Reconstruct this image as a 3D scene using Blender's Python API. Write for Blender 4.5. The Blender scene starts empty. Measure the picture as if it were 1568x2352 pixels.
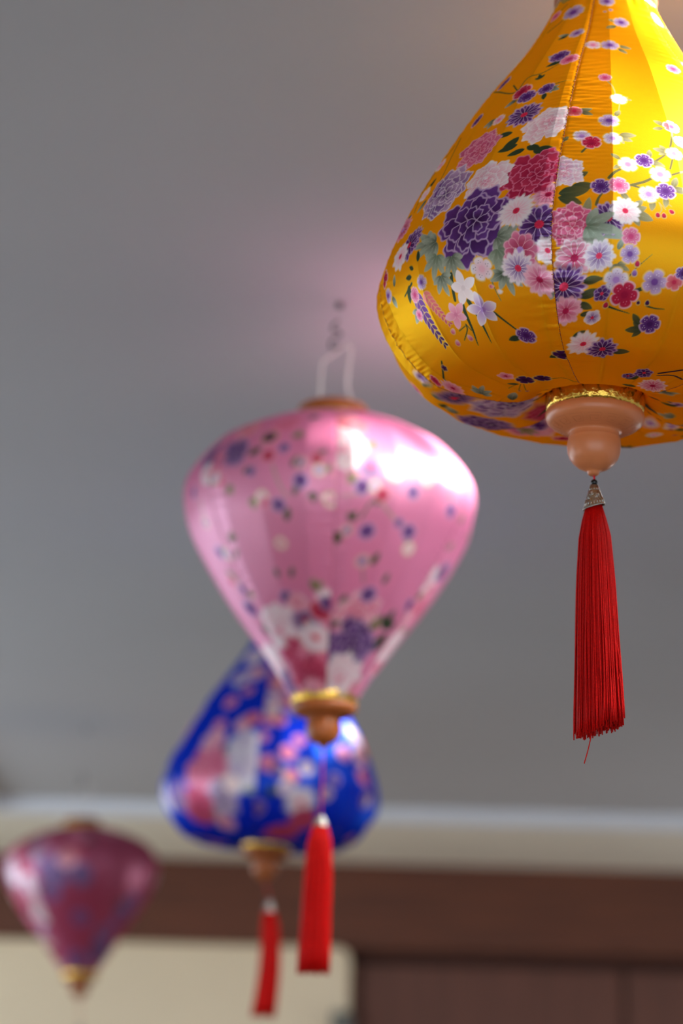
import bpy, math, random
import numpy as np
from mathutils import Matrix, Vector

# ------------------------------------------------------------------ camera, world, light, exposure
scene = bpy.context.scene
C = scene.collection
W, H = 1568, 2352
LENS = 85.0
F = H * LENS / 36.0                       # focal length in pixels of the 1568x2352 frame
PITCH, ROLL, CAMH = math.radians(15.5), math.radians(1.5), 1.55
CAM = np.array([0.0, 0.0, CAMH])

cam_data = bpy.data.cameras.new('camera')
cam_data.sensor_fit = 'VERTICAL'
cam_data.sensor_height = 36.0
cam_data.sensor_width = 24.0
cam_data.lens = LENS
cam_data.clip_start = 0.05
cam_data.clip_end = 200
cam_data.dof.use_dof = True
cam_data.dof.focus_distance = 1.80
cam_data.dof.aperture_fstop = 4.0
cam = bpy.data.objects.new('camera', cam_data)
C.objects.link(cam)
cam.matrix_world = (Matrix.Translation((0, 0, CAMH)) @ Matrix.Rotation(math.pi / 2 + PITCH, 4, 'X')
                    @ Matrix.Rotation(ROLL, 4, 'Z'))
scene.camera = cam
CM = np.array(cam.matrix_world.to_3x3())

vs = scene.view_settings
vs.view_transform = 'Standard'
vs.look = 'None'
vs.gamma = 1.0
vs.use_curve_mapping = False
vs.exposure = -0.16

scene.cycles.max_bounces = 8
world = bpy.data.worlds.new('daylight')
scene.world = world
world.use_nodes = True
bg = world.node_tree.nodes['Background']
bg.inputs[0].default_value = (0.80, 0.90, 1.0, 1)
bg.inputs[1].default_value = 2.3

def lamp(name, kind, loc, target, power, color, size=None, sizey=None):
    d = bpy.data.lights.new(name, kind)
    d.energy = power
    d.color = color
    if kind == 'AREA':
        d.shape = 'RECTANGLE'
        d.size = size
        d.size_y = sizey or size
    elif size is not None:
        d.shadow_soft_size = size
    o = bpy.data.objects.new(name, d)
    C.objects.link(o)
    o.location = loc
    o.rotation_euler = (Vector(target) - Vector(loc)).to_track_quat('-Z', 'Y').to_euler()
    return o

CEIL = CAMH + 1.046                       # ceiling height
ROOFLIGHTS = [(0.37, 1.03, 1.25, 2.32), (0.37, 0.83, 2.42, 3.06), (0.62, 0.90, 3.40, 4.05)]   # unseen ceiling openings sized to aim the sun, last added for blue lantern: x0, x1, y0, y1
# daylight falling in through the rooflight, the window on the left and the open front
for (rx0, rx1, ry0, ry1), watts in zip(ROOFLIGHTS, (76.0, 22.0, 7.0)):
    lamp('rooflight_daylight', 'AREA', ((rx0 + rx1) / 2 + .04, (ry0 + ry1) / 2, CEIL + .16), ((rx0 + rx1) / 2 - .25, (ry0 + ry1) / 2, 0),
         watts, (1.0, 0.98, 0.95), (rx1 - rx0) * .92, (ry1 - ry0) * .95)
lamp('window_daylight', 'AREA', (-2.40, 4.8, 1.75), (0, 4.8, 1.75), 27.0, (0.86, 0.93, 1.0), 4.6, 1.0)
lamp('back_wall_fill', 'AREA', (2.80, 6.7, 1.35), (0, 6.7, 1.2), 15.0, (1.0, 0.97, 0.93), 1.4, .8)  # added fill that brightens the back wall and soffit
sun = lamp('sun', 'SUN', (4, 1, 6), (4 - math.cos(math.radians(27)) * math.cos(math.radians(6)), 1 - math.cos(math.radians(27)) * math.sin(math.radians(6)), 6 - math.sin(math.radians(27))), 42.0, (1.0, 0.95, 0.86))
sun.data.angle = math.radians(5)

# ------------------------------------------------------------------ pixel helpers
def proj(P):
    q = (np.asarray(P) - CAM) @ CM
    return np.stack([W / 2 + F * q[..., 0] / -q[..., 2], H / 2 - F * q[..., 1] / -q[..., 2]], -1)

def ray(x, y):
    return CM @ np.array([(x - W / 2) / F, -(y - H / 2) / F, -1.0])

def at_depth(x, y, t):
    return CAM + ray(x, y) * t

def at_Y(x, y, Y):
    d = ray(x, y)
    return CAM + d * (Y / d[1])

# ------------------------------------------------------------------ materials
def lin(c):
    c = np.asarray(c, float) / 255.0
    return np.where(c <= 0.04045, c / 12.92, ((c + 0.055) / 1.055) ** 2.4)

def new_mat(name):
    m = bpy.data.materials.new(name)
    m.use_nodes = True
    return m, m.node_tree, m.node_tree.nodes['Principled BSDF']

def surface(name, rgb, rough=.6, metal=0.0, spec=.5, vary=.06, scale=8.0, bump=0.0, bump_scale=200.0, stretch=None, coat=0.0):
    """plain procedural material: colour with a little noise variation and optional fine relief"""
    m, nt, b = new_mat(name)
    c = lin(rgb)
    tc = nt.nodes.new('ShaderNodeTexCoord')
    mp = nt.nodes.new('ShaderNodeMapping')
    if stretch:
        mp.inputs['Scale'].default_value = stretch
    nt.links.new(tc.outputs['Object'], mp.inputs[0])
    n = nt.nodes.new('ShaderNodeTexNoise')
    n.inputs['Scale'].default_value = scale
    n.inputs['Detail'].default_value = 4
    nt.links.new(mp.outputs[0], n.inputs['Vector'])
    r = nt.nodes.new('ShaderNodeValToRGB')
    r.color_ramp.elements[0].position = .3
    r.color_ramp.elements[1].position = .7
    r.color_ramp.elements[0].color = (*np.clip(c * (1 - vary), 0, 1), 1)
    r.color_ramp.elements[1].color = (*np.clip(c * (1 + vary), 0, 1), 1)
    nt.links.new(n.outputs['Fac'], r.inputs[0])
    nt.links.new(r.outputs[0], b.inputs['Base Color'])
    b.inputs['Roughness'].default_value = rough
    b.inputs['Metallic'].default_value = metal
    b.inputs['Specular IOR Level'].default_value = spec
    b.inputs['Coat Weight'].default_value = coat
    if bump:
        n2 = nt.nodes.new('ShaderNodeTexNoise')
        n2.inputs['Scale'].default_value = bump_scale
        nt.links.new(mp.outputs[0], n2.inputs['Vector'])
        bp = nt.nodes.new('ShaderNodeBump')
        bp.inputs['Strength'].default_value = bump
        bp.inputs['Distance'].default_value = .002
        nt.links.new(n2.outputs['Fac'], bp.inputs['Height'])
        nt.links.new(bp.outputs[0], b.inputs['Normal'])
    return m

def satin(name, rough=.42, gloss=.42, trans=.14):
    """printed satin: the print is a colour attribute on the cloth; saturated body, paler tinted sheen, fine weave as bump"""
    m, nt, b = new_mat(name)
    nt.nodes.remove(b)
    a = nt.nodes.new('ShaderNodeAttribute')
    a.attribute_name = 'print'
    gm = nt.nodes.new('ShaderNodeAttribute')
    gm.attribute_name = 'body'
    tint = nt.nodes.new('ShaderNodeGamma')
    tint.inputs[1].default_value = .68
    nt.links.new(a.outputs['Color'], tint.inputs[0])
    tc = nt.nodes.new('ShaderNodeTexCoord')
    n = nt.nodes.new('ShaderNodeTexNoise')
    n.inputs['Scale'].default_value = 900
    n.inputs['Detail'].default_value = 1
    nt.links.new(tc.outputs['Object'], n.inputs['Vector'])
    bp = nt.nodes.new('ShaderNodeBump')
    bp.inputs['Strength'].default_value = .10
    bp.inputs['Distance'].default_value = .0006
    nt.links.new(n.outputs['Fac'], bp.inputs['Height'])
    d = nt.nodes.new('ShaderNodeBsdfDiffuse')
    g = nt.nodes.new('ShaderNodeBsdfGlossy')
    g.inputs['Roughness'].default_value = rough
    t = nt.nodes.new('ShaderNodeBsdfTranslucent')
    nt.links.new(gm.outputs[0], d.inputs['Color'])
    nt.links.new(tint.outputs[0], g.inputs['Color'])
    nt.links.new(gm.outputs[0], t.inputs['Color'])
    for q in (d, g, t):
        nt.links.new(bp.outputs[0], q.inputs['Normal'])
    m1 = nt.nodes.new('ShaderNodeMixShader')
    m1.inputs[0].default_value = gloss
    nt.links.new(d.outputs[0], m1.inputs[1])
    nt.links.new(g.outputs[0], m1.inputs[2])
    m2 = nt.nodes.new('ShaderNodeMixShader')
    m2.inputs[0].default_value = trans
    nt.links.new(m1.outputs[0], m2.inputs[1])
    nt.links.new(t.outputs[0], m2.inputs[2])
    nt.links.new(m2.outputs[0], nt.nodes['Material Output'].inputs[0])
    return m

def clear_glass(name):
    m, nt, b = new_mat(name)
    nt.nodes.remove(b)
    t = nt.nodes.new('ShaderNodeBsdfTransparent')
    g = nt.nodes.new('ShaderNodeBsdfGlossy')
    g.inputs['Roughness'].default_value = .02
    mx = nt.nodes.new('ShaderNodeMixShader')
    mx.inputs[0].default_value = .06
    nt.links.new(t.outputs[0], mx.inputs[1])
    nt.links.new(g.outputs[0], mx.inputs[2])
    nt.links.new(mx.outputs[0], nt.nodes['Material Output'].inputs[0])
    return m

def wood(name, dark, light, rough=.45, scale=3.0, stretch=(1, 18, 18), coat=0.0):
    m, nt, b = new_mat(name)
    tc = nt.nodes.new('ShaderNodeTexCoord')
    mp = nt.nodes.new('ShaderNodeMapping')
    mp.inputs['Scale'].default_value = stretch
    nt.links.new(tc.outputs['Object'], mp.inputs[0])
    n = nt.nodes.new('ShaderNodeTexNoise')
    n.inputs['Scale'].default_value = scale
    n.inputs['Detail'].default_value = 6
    n.inputs['Distortion'].default_value = .6
    nt.links.new(mp.outputs[0], n.inputs['Vector'])
    r = nt.nodes.new('ShaderNodeValToRGB')
    r.color_ramp.elements[0].position = .3
    r.color_ramp.elements[1].position = .72
    r.color_ramp.elements[0].color = (*lin(dark), 1)
    r.color_ramp.elements[1].color = (*lin(light), 1)
    nt.links.new(n.outputs['Fac'], r.inputs[0])
    nt.links.new(r.outputs[0], b.inputs['Base Color'])
    b.inputs['Roughness'].default_value = rough
    b.inputs['Coat Weight'].default_value = coat
    bp = nt.nodes.new('ShaderNodeBump')
    bp.inputs['Strength'].default_value = .08
    bp.inputs['Distance'].default_value = .001
    nt.links.new(n.outputs['Fac'], bp.inputs['Height'])
    nt.links.new(bp.outputs[0], b.inputs['Normal'])
    return m

M = {}
M['ceiling'] = surface('ceiling_paint', (184, 188, 191), .9, spec=.2, vary=.02, scale=1.2, bump=.05, bump_scale=60)
M['soffit'] = surface('cream_paint', (238, 236, 220), .8, spec=.3, vary=.02, scale=2)
M['fascia'] = surface('white_paint', (240, 244, 250), .7, spec=.3, vary=.02)
M['wall'] = surface('wall_plaster', (206, 206, 208), .85, spec=.2, vary=.03, bump=.05, bump_scale=80)
M['beam'] = wood('beam_brown_wood', (86, 43, 23), (114, 60, 32), .5)
M['panelling'] = wood('panel_brown_wood', (94, 56, 42), (114, 68, 53), .5, 2.0, (14, 14, 1))
M['recess'] = wood('recess_dark_wood', (70, 36, 26), (84, 46, 34), .7)
M['floor'] = wood('floor_oak', (86, 62, 44), (106, 78, 56), .4, 2.0, (14, 1, 14))
M['board'] = surface('cream_board', (245, 228, 196), .35, spec=.5, vary=.02, scale=2)
M['bracket'] = surface('grey_metal', (110, 112, 106), .4, metal=.4)
M['frame'] = surface('white_frame', (225, 225, 226), .5)
M['glass'] = clear_glass('window_glass')
M['satin'] = satin('printed_satin')
M['gold'] = surface('gold_foil', (232, 190, 84), .26, metal=1.0, vary=.15, scale=120, bump=.55, bump_scale=260)
M['tan'] = surface('tan_plastic', (210, 126, 78), .32, spec=.5, vary=.04, scale=40)
M['brown'] = surface('brown_varnish', (158, 86, 38), .34, spec=.4, vary=.10, scale=60)
M['etch'] = surface('etched_line', (192, 112, 68), .45)
M['red'] = surface('red_silk', (196, 8, 5), .5, vary=.25, scale=900, spec=.15)
M['redcord'] = surface('red_cord', (205, 24, 40), .5, vary=.1, scale=500)
M['silver'] = surface('antique_silver', (176, 172, 164), .28, metal=1.0, vary=.25, scale=900, bump=.25, bump_scale=900)
M['silverline'] = surface('silver_relief', (214, 212, 206), .22, metal=1.0)
M['black'] = surface('black_bead', (16, 17, 20), .22, vary=.02)
M['wire'] = surface('bright_wire', (236, 230, 226), .35, metal=.15, vary=.03)
M['steel'] = surface('dull_steel', (96, 100, 102), .40, metal=.7, vary=.1)
M['nylon'] = surface('clear_line', (180, 180, 184), .3)
M['rib'] = surface('bamboo_rib', (70, 60, 34), .7)
M['threadred'] = surface('red_thread', (128, 30, 14), .6)
M['threadgold'] = surface('gold_thread', (196, 140, 34), .5)

# ------------------------------------------------------------------ mesh helpers
def link_mesh(name, me, mat, parent=None, smooth=True):
    me.materials.append(mat)
    if smooth:
        me.polygons.foreach_set('use_smooth', np.ones(len(me.polygons), bool))
    o = bpy.data.objects.new(name, me)
    C.objects.link(o)
    if parent is not None:
        o.parent = parent
    return o

def mesh_obj(name, verts, faces, mat, parent=None, smooth=True):
    me = bpy.data.meshes.new(name)
    me.from_pydata([tuple(map(float, v)) for v in verts], [], [tuple(f) for f in faces])
    me.update()
    return link_mesh(name, me, mat, parent, smooth)

def tag(o, label=None, cat=None, group=None, kind=None):
    if label: o['label'] = label
    if cat: o['category'] = cat
    if group: o['group'] = group
    if kind: o['kind'] = kind
    return o

def box_data(x0, x1, y0, y1, z0, z1, off=0):
    v = [(x, y, z) for z in (z0, z1) for y in (y0, y1) for x in (x0, x1)]
    f = [(0, 2, 3, 1), (4, 5, 7, 6), (0, 1, 5, 4), (2, 6, 7, 3), (0, 4, 6, 2), (1, 3, 7, 5)]
    return v, [tuple(i + off for i in q) for q in f]

def boxes(name, lst, mat, parent=None, bevel=0.0):
    V, Fc = [], []
    for b in lst:
        v, f = box_data(*b, off=len(V))
        V += v
        Fc += f
    o = mesh_obj(name, V, Fc, mat, parent, smooth=False)
    if bevel:
        md = o.modifiers.new('bevel', 'BEVEL')
        md.width = bevel
        md.segments = 3
        md.limit_method = 'ANGLE'
    return o

def lathe(name, prof, mat, parent, n=64, z_off=0.0):
    V, Fc = [], []
    for r, z in prof:
        for k in range(n):
            a = 2 * math.pi * k / n
            V.append((r * math.sin(a), -r * math.cos(a), z + z_off))
    for i in range(len(prof) - 1):
        for k in range(n):
            a, b = i * n + k, i * n + (k + 1) % n
            Fc.append((a, b, b + n, a + n))
    return mesh_obj(name, V, Fc, mat, parent)

def tube_data(pts, rad, n=6, off=0, cap=True):
    P = np.asarray(pts, float)
    rad = np.broadcast_to(np.asarray(rad, float), (len(P),))
    T = np.gradient(P, axis=0)
    T /= np.linalg.norm(T, axis=1)[:, None] + 1e-12
    ref = np.array([0.31, 0.92, 0.23])
    U = np.cross(T, ref)
    U /= np.linalg.norm(U, axis=1)[:, None] + 1e-12
    Vv = np.cross(T, U)
    a = np.arange(n) * 2 * math.pi / n
    R = P[:, None] + rad[:, None, None] * (np.cos(a)[None, :, None] * U[:, None] + np.sin(a)[None, :, None] * Vv[:, None])
    verts = R.reshape(-1, 3)
    faces = []
    for i in range(len(P) - 1):
        for k in range(n):
            p, q = i * n + k, i * n + (k + 1) % n
            faces.append((p + off, q + off, q + n + off, p + n + off))
    if cap:
        faces.append(tuple(off + k for k in range(n))[::-1])
        faces.append(tuple(off + (len(P) - 1) * n + k for k in range(n)))
    return verts.tolist(), faces

def tube(name, pts, rad, mat, parent, n=8):
    v, f = tube_data(pts, rad, n)
    return mesh_obj(name, v, f, mat, parent)

def ring_pts(center, ax1, ax2, r1, r2, n=24):
    c, a, b = map(np.asarray, (center, ax1, ax2))
    return [c + a * r1 * math.cos(t) + b * r2 * math.sin(t) for t in np.linspace(0, 2 * math.pi, n)]

def catmull(P, n):
    P = np.array(P, float)
    Q = np.vstack([2 * P[0] - P[1], P, 2 * P[-1] - P[-2]])
    out = []
    for i in range(1, len(Q) - 2):
        t = np.linspace(0, 1, n, endpoint=False)[:, None]
        a, b, c, d = Q[i - 1], Q[i], Q[i + 1], Q[i + 2]
        out.append(.5 * ((2 * b) + (-a + c) * t + (2 * a - 5 * b + 4 * c - d) * t ** 2 + (-a + 3 * b - 3 * c + d) * t ** 3))
    return np.vstack(out + [P[-1:]])

# ------------------------------------------------------------------ the room
WX0, WX1 = -2.2, 2.6                      # side walls
TRAY_Y = 1.046 / 0.1506                   # far edge of the raised ceiling panel
SOF = CAMH + 0.1446 * TRAY_Y              # underside of the dropped border
BACK = (SOF - CAMH) / 0.1271              # back wall face
BEAM_B = CAMH + 0.0923 * BACK             # bottom of the brown beam
FRONT = -2.2
TRAY_X0 = -0.975

tag(boxes('floor', [(WX0 - .3, WX1 + .2, FRONT, BACK + .4, -.12, 0)], M['floor']), kind='structure')
cz0, cz1 = CEIL, CEIL + .10
slabs = [(TRAY_X0, .37, FRONT, TRAY_Y, cz0, cz1)]
yy = FRONT
for rx0, rx1, ry0, ry1 in ROOFLIGHTS:
    slabs += [(.37, WX1 - .02, yy, ry0, cz0, cz1), (rx1, WX1 - .02, ry0, ry1, cz0, cz1)]
    if rx0 > .37:
        slabs.append((.37, rx0, ry0, ry1, cz0, cz1))
    yy = ry1
slabs.append((.37, WX1 - .02, yy, TRAY_Y, cz0, cz1))
tag(boxes('ceiling', slabs, M['ceiling']), kind='structure')
# dropped border of the ceiling: far side and left side, white edge and cream underside
tag(boxes('trim_1', [(WX0, WX1, TRAY_Y + .012, BACK + .3, SOF, CEIL + .09)], M['soffit']), kind='structure')
tag(boxes('trim_2', [(WX0, TRAY_X0 - .012, FRONT, TRAY_Y + .012, SOF, CEIL + .09)], M['soffit']), kind='structure')
tag(boxes('trim_3', [(TRAY_X0 - .012, WX1, TRAY_Y, TRAY_Y + .012, SOF - .002, CEIL + .08)], M['fascia']), kind='structure')
tag(boxes('trim_4', [(TRAY_X0 - .012, TRAY_X0, FRONT, TRAY_Y, SOF - .002, CEIL + .08)], M['fascia']), kind='structure')
# back wall with brown panelling below the beam
wb = tag(boxes('wall_back', [(WX0, WX1, BACK + .10, BACK + .25, 0, SOF)], M['recess']), kind='structure')
JX = at_Y(1437, 2280, BACK + .06)[0]
PW = 0.86
x = JX - 4 * PW
first = None
while x < WX1 - .05:
    x1 = min(x + PW - .012, WX1 - .01)
    x0 = max(x, WX0 + .02)
    if x1 > WX0 + .2:
        boxes('wood_panel', [(x0, x1, BACK + .06, BACK + .105, .10, BEAM_B - .042)], M['panelling'], wb, .006)
    x += PW
tag(boxes('trim_5', [(WX0, WX1, BACK, BACK + .102, BEAM_B, SOF + .01)], M['beam'], bevel=.004), kind='structure')
tag(boxes('baseboard_back', [(WX0, WX1, BACK + .04, BACK + .062, 0, .1)], M['beam']), kind='structure')
# left wall with a window, right wall with an added window to brighten the back
wy0, wy1, wz0, wz1 = 2.3, 7.3, 1.15, 2.35
tag(boxes('wall_left', [(WX0 - .15, WX0, FRONT, wy0, 0, SOF + .12), (WX0 - .15, WX0, wy1, BACK + .25, 0, SOF + .12),
                        (WX0 - .15, WX0, wy0, wy1, 0, wz0), (WX0 - .15, WX0, wy0, wy1, wz1, SOF + .12)], M['wall']), kind='structure')
sy0, sy1, sz0, sz1 = 5.9, 7.4, .9, 1.8
tag(boxes('wall_right', [(WX1 - .02, WX1 + .13, FRONT, sy0, 0, CEIL + .1), (WX1 - .02, WX1 + .13, sy1, BACK + .25, 0, CEIL + .1),
                         (WX1 - .02, WX1 + .13, sy0, sy1, 0, sz0), (WX1 - .02, WX1 + .13, sy0, sy1, sz1, CEIL + .1)], M['wall']), kind='structure')
def glazed(name, axis, a0, a1, b0, b1, c, n, t=.05, d=.08):
    """a framed window: n panes along a; axis 'x' = in a wall facing x, 'z' = in the ceiling"""
    def bx(p0, p1, q0, q1, c0, c1):
        return (c0, c1, p0, p1, q0, q1) if axis == 'x' else (q0, q1, p0, p1, c0, c1)
    e = bpy.data.objects.new(name, None)
    C.objects.link(e)
    tag(e, kind='structure')
    boxes('window_frame', [bx(a0, a0 + t, b0, b1, c, c + d), bx(a1 - t, a1, b0, b1, c, c + d),
                           bx(a0 + t, a1 - t, b0, b0 + t, c, c + d), bx(a0 + t, a1 - t, b1 - t, b1, c, c + d)], M['frame'], e)
    w = (a1 - a0 - 2 * t) / n
    for k in range(n):
        p0, p1 = a0 + t + k * w, a0 + t + (k + 1) * w
        if k:
            boxes('mullion', [bx(p0 - .018, p0 + .018, b0 + t, b1 - t, c, c + d)], M['frame'], e)
        boxes('pane', [bx(p0 + .018, p1 - .018, b0 + t, b1 - t, c + d * .45, c + d * .55)], M['glass'], e)
    return e
glazed('window_1', 'x', wy0, wy1, wz0, wz1, WX0 - .12, 4)
glazed('window_2', 'x', sy0, sy1, sz0, sz1, WX1 + .02, 2)  # unseen window, added so light reaches the back of the room
for i, (rx0, rx1, ry0, ry1) in enumerate(ROOFLIGHTS):
    glazed('window_%d' % (3 + i), 'z', ry0, ry1, rx0, rx1, CEIL + .02, 2 if i < 2 else 1, .03, .06)

# pale board hanging under the beam, with rounded corners, and its grey corner bracket
def rounded_board(name, x0, x1, z0, z1, y0, y1, r, mat):
    pts = []
    for cx, cz, a0 in ((x1 - r, z1 - r, 0), (x0 + r, z1 - r, 90), (x0 + r, z0 + r, 180), (x1 - r, z0 + r, 270)):
        for k in range(9):
            a = math.radians(a0 + k * 90 / 8)
            pts.append((cx + r * math.cos(a), cz + r * math.sin(a)))
    n = len(pts)
    V = [(p[0], y0, p[1]) for p in pts] + [(p[0], y1, p[1]) for p in pts]
    Fc = [tuple(range(n))[::-1], tuple(range(n, 2 * n))] + [(i, (i + 1) % n, n + (i + 1) % n, n + i) for i in range(n)]
    Fc = [f[::-1] for f in Fc]
    e = mesh_obj(name, V, Fc, mat, None, smooth=False)
    md = e.modifiers.new('bevel', 'BEVEL')
    md.width = .02
    md.segments = 4
    md.limit_method = 'ANGLE'
    md.angle_limit = math.radians(50)
    return e
bp1 = at_Y(806, 2176, BACK + .0)
board = bpy.data.objects.new('display_board', None)
C.objects.link(board)
tag(board, 'pale cream board with rounded corners hanging on the panelling under the brown beam', 'board')
bd = rounded_board('board_panel', -1.95, bp1[0], bp1[2] - 1.15, bp1[2] + .002, BACK - .012, BACK + .0595, .045, M['board'])
bd.parent = board
bk = at_Y(785, 2338, BACK - .02)
br = boxes('corner_bracket', [(bk[0] - .035, bk[0] + .035, BACK - .05, BACK - .005, bk[2] - .05, bk[2] + .02)], M['bracket'], board, .012)
br['label'] = 'small grey metal bracket near the right edge'

# ------------------------------------------------------------------ painting the floral print
PAL = {k: lin(v) for k, v in dict(
    purpleD=(74, 34, 100), purple=(112, 66, 146), lav=(178, 134, 204), lavL=(214, 188, 224), crimson=(160, 26, 66), crimsonL=(205, 66, 100),
    rose=(206, 66, 118), pink=(236, 140, 176), pinkL=(246, 196, 212), mauve=(196, 92, 134), white=(246, 242, 244), offw=(236, 226, 228),
    leafD=(50, 64, 44), leaf=(88, 108, 80), sage=(172, 186, 166), olive=(98, 94, 54), oliveL=(160, 156, 116), gold=(240, 205, 110),
    red=(206, 44, 78), dark=(50, 24, 58), coral=(240, 130, 130), grey=(205, 205, 220)).items()}

class Canvas:
    """colour grid of one cloth panel in its own flat coordinates (metres)"""
    def __init__(s, phi, S, R, base, seed):
        s.phi, s.S = phi, S
        s.pc = phi.mean()
        s.r = R
        s.X = (phi[None, :] - s.pc) * R[:, None]
        s.Y = np.repeat(S[:, None], len(phi), 1)
        s.col = np.empty((len(S), len(phi), 3))
        s.col[:] = base
        s.base = np.asarray(base, np.float32)
        s.h = max(S[1] - S[0], (phi[1] - phi[0]) * R.max()) * .8
        s.rng = random.Random(seed)

    def to_xy(s, ph, sv):
        return (ph - s.pc) * float(np.interp(sv, s.S, s.r)), sv

    def win(s, x, y, rad):
        j0, j1 = np.searchsorted(s.S, (y - rad, y + rad))
        if j1 <= j0: return None
        rr = s.r[j0:j1]
        rmin = max(rr.min(), 1e-3)
        lo = s.pc + min((x - rad) / rmin, (x - rad) / rr.max())
        hi = s.pc + max((x + rad) / rmin, (x + rad) / rr.max())
        i0, i1 = np.searchsorted(s.phi, (lo, hi))
        if i1 <= i0: return None
        sl = (slice(j0, j1), slice(i0, i1))
        return sl, s.X[sl] - x, s.Y[sl] - y

    def put(s, sl, alpha, colour):
        a = alpha[..., None]
        s.col[sl] = s.col[sl] * (1 - a) + a * colour

    def ss(s, d):                         # coverage from signed distance (negative inside)
        return np.clip(.5 - d / (2 * s.h), 0, 1)

    def petal(s, x, y, ang, L, Wd, ca, cb, line=None, lw=.0006, scal=0, amp=.05, egg=.35, point=False, grad=1.3, veins=0):
        """petal whose base is at x, y, growing L along ang"""
        w = s.win(x + math.cos(ang) * L / 2, y + math.sin(ang) * L / 2, L * .8 + Wd)
        if w is None: return
        sl, dx, dy = w
        c, n = math.cos(ang), math.sin(ang)
        u = (dx * c + dy * n) / (L / 2)
        v = -dx * n + dy * c
        if point:
            hw = Wd * np.clip(1 - u * u, 0, 1) ** .75 * (1 - egg * u * .5)
            d = np.where(abs(u) < 1, (abs(v) - hw) * .8, np.hypot((abs(u) - 1) * L / 2, v))
        else:
            hw = Wd * np.clip(1 + egg * u, .2, 2)
            e = np.hypot(u, v / hw)
            if scal:
                e = e - amp * np.cos(scal * np.arctan2(v / hw, u)) * np.clip(u + .3, 0, 1)
            d = (e - 1) * min(L / 2, Wd)
        t = np.clip((u + 1) / 2, 0, 1) ** grad
        colr = ca + (cb - ca) * t[..., None]
        if veins:
            vv = .5 + .5 * np.cos(v / Wd * veins * math.pi)
            colr = colr * (1 - .14 * vv[..., None] * (1 - t[..., None]))
        s.put(sl, s.ss(d), colr)
        if line is not None:
            s.put(sl, np.clip(1.1 - abs(d + lw * .4) / max(lw, s.h * .8), 0, 1) * .72 * min(1.0, lw / (s.h * .8)), line)

    def disc(s, x, y, r, colour):
        w = s.win(x, y, r * 1.6)
        if w is None: return
        sl, dx, dy = w
        s.put(sl, s.ss(np.hypot(dx, dy) - r), colour)

    def stroke(s, pts, w0, w1, colour, alpha=1.0):
        pts = catmull(pts, 6) if len(pts) > 2 else np.array(pts, float)
        n = len(pts) - 1
        for k in range(n):
            a, b = pts[k], pts[k + 1]
            ww = (w0 + (w1 - w0) * k / n) / 2
            wn = s.win((a[0] + b[0]) / 2, (a[1] + b[1]) / 2, np.hypot(*(b - a)) / 2 + ww * 2 + .001)
            if wn is None: continue
            sl, dx, dy = wn
            px, py = dx + (a[0] + b[0]) / 2 - a[0], dy + (a[1] + b[1]) / 2 - a[1]
            e = b - a
            t = np.clip((px * e[0] + py * e[1]) / (e @ e + 1e-12), 0, 1)
            s.put(sl, s.ss(np.hypot(px - t * e[0], py - t * e[1]) - ww) * alpha, colour)

    # ---- motifs
    def peony(s, x, y, R, rot, pal):
        dark, mid, light, line = pal
        g = s.rng
        for ring, (n, rr, wd) in enumerate(((9, 1.0, .34), (8, .86, .32), (7, .68, .30), (6, .48, .27), (4, .30, .2))):
            for k in range(n):
                a = rot + 2 * math.pi * (k + .5 * ring) / n + g.uniform(-.18, .18)
                off = R * .05 * ring
                q = R * rr * g.uniform(.9, 1.08)
                s.petal(x + off * math.cos(rot - 1.6), y + off * math.sin(rot - 1.6) , a, q, R * wd * (.75 + .35 * rr) * .62, dark, mid + (light - mid) * g.uniform(.1, .9), line, R * .012 + .00018, 7, .07, .5, veins=3)
        s.disc(x, y, R * .05, light)

    def daisy(s, x, y, R, rot, pal, n=12):
        dark, mid, light, line, cen = pal
        for ring in (0, 1):
            for k in range(n):
                a = rot + 2 * math.pi * (k + .5 * ring) / n + s.rng.uniform(-.05, .05)
                s.petal(x, y, a, R * (1 - .14 * ring) * s.rng.uniform(.92, 1.04), R * (1.42 if ring == 0 else 1.25) / n, dark if ring else dark * .4 + mid * .6, light if ring == 0 else light * .6 + mid * .4, line, R * .014 + .00012, egg=.55)
        s.disc(x, y, R * .19, cen)
        for k in range(7):
            a = k * 2 * math.pi / 7
            s.disc(x + R * .13 * math.cos(a), y + R * .13 * math.sin(a), R * .04, cen * 1.3)

    def plum(s, x, y, R, rot, pal, n=5, serr=False):
        inner, edge, line, dot = pal
        for flat in (True, False):
            for k in range(n):
                a = rot + 2 * math.pi * k / n
                g = 1.08 if flat else .96
                wd = (.33 if serr else .36) * (1.14 if flat else 1)
                s.petal(x, y, a, R * g, R * wd, line if flat else inner, line if flat else edge, egg=.55, scal=2 if serr else 0, amp=-.16 if serr else 0, grad=1.0)
        s.disc(x, y, R * .26, inner)
        if dot is not None:
            for k in range(n):
                a = rot + 2 * math.pi * k / n
                for da, rr in ((-.2, .55), (.2, .55), (0, .72)):
                    s.disc(x + R * rr * math.cos(a + da), y + R * rr * math.sin(a + da), R * .028, dot)

    def lily(s, x, y, R, rot, pal):
        dark, mid, light, line, cen = pal
        for k in range(5):
            a = rot + 2 * math.pi * k / 5 + s.rng.uniform(-.12, .12)
            s.petal(x, y, a, R * 1.05 * s.rng.uniform(.85, 1.1), R * .30, mid, light, line, .0004, egg=.1, point=True)
        s.disc(x, y, R * .16, mid * .9)

    def leaf(s, x, y, L, ang, pal):
        dark, light = pal
        s.petal(x, y, ang, L, L * .24, dark, light, None, egg=.4, point=True, grad=1.2)
        s.stroke([(x, y), (x + L * .8 * math.cos(ang), y + L * .8 * math.sin(ang))], L * .02, L * .008, light, .5)

    def leaf3(s, x, y, L, ang, pal):
        for d, k in ((-.75, .75), (.75, .75), (0, 1.0)):
            s.leaf(x, y, L * k, ang + d, pal)

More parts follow.
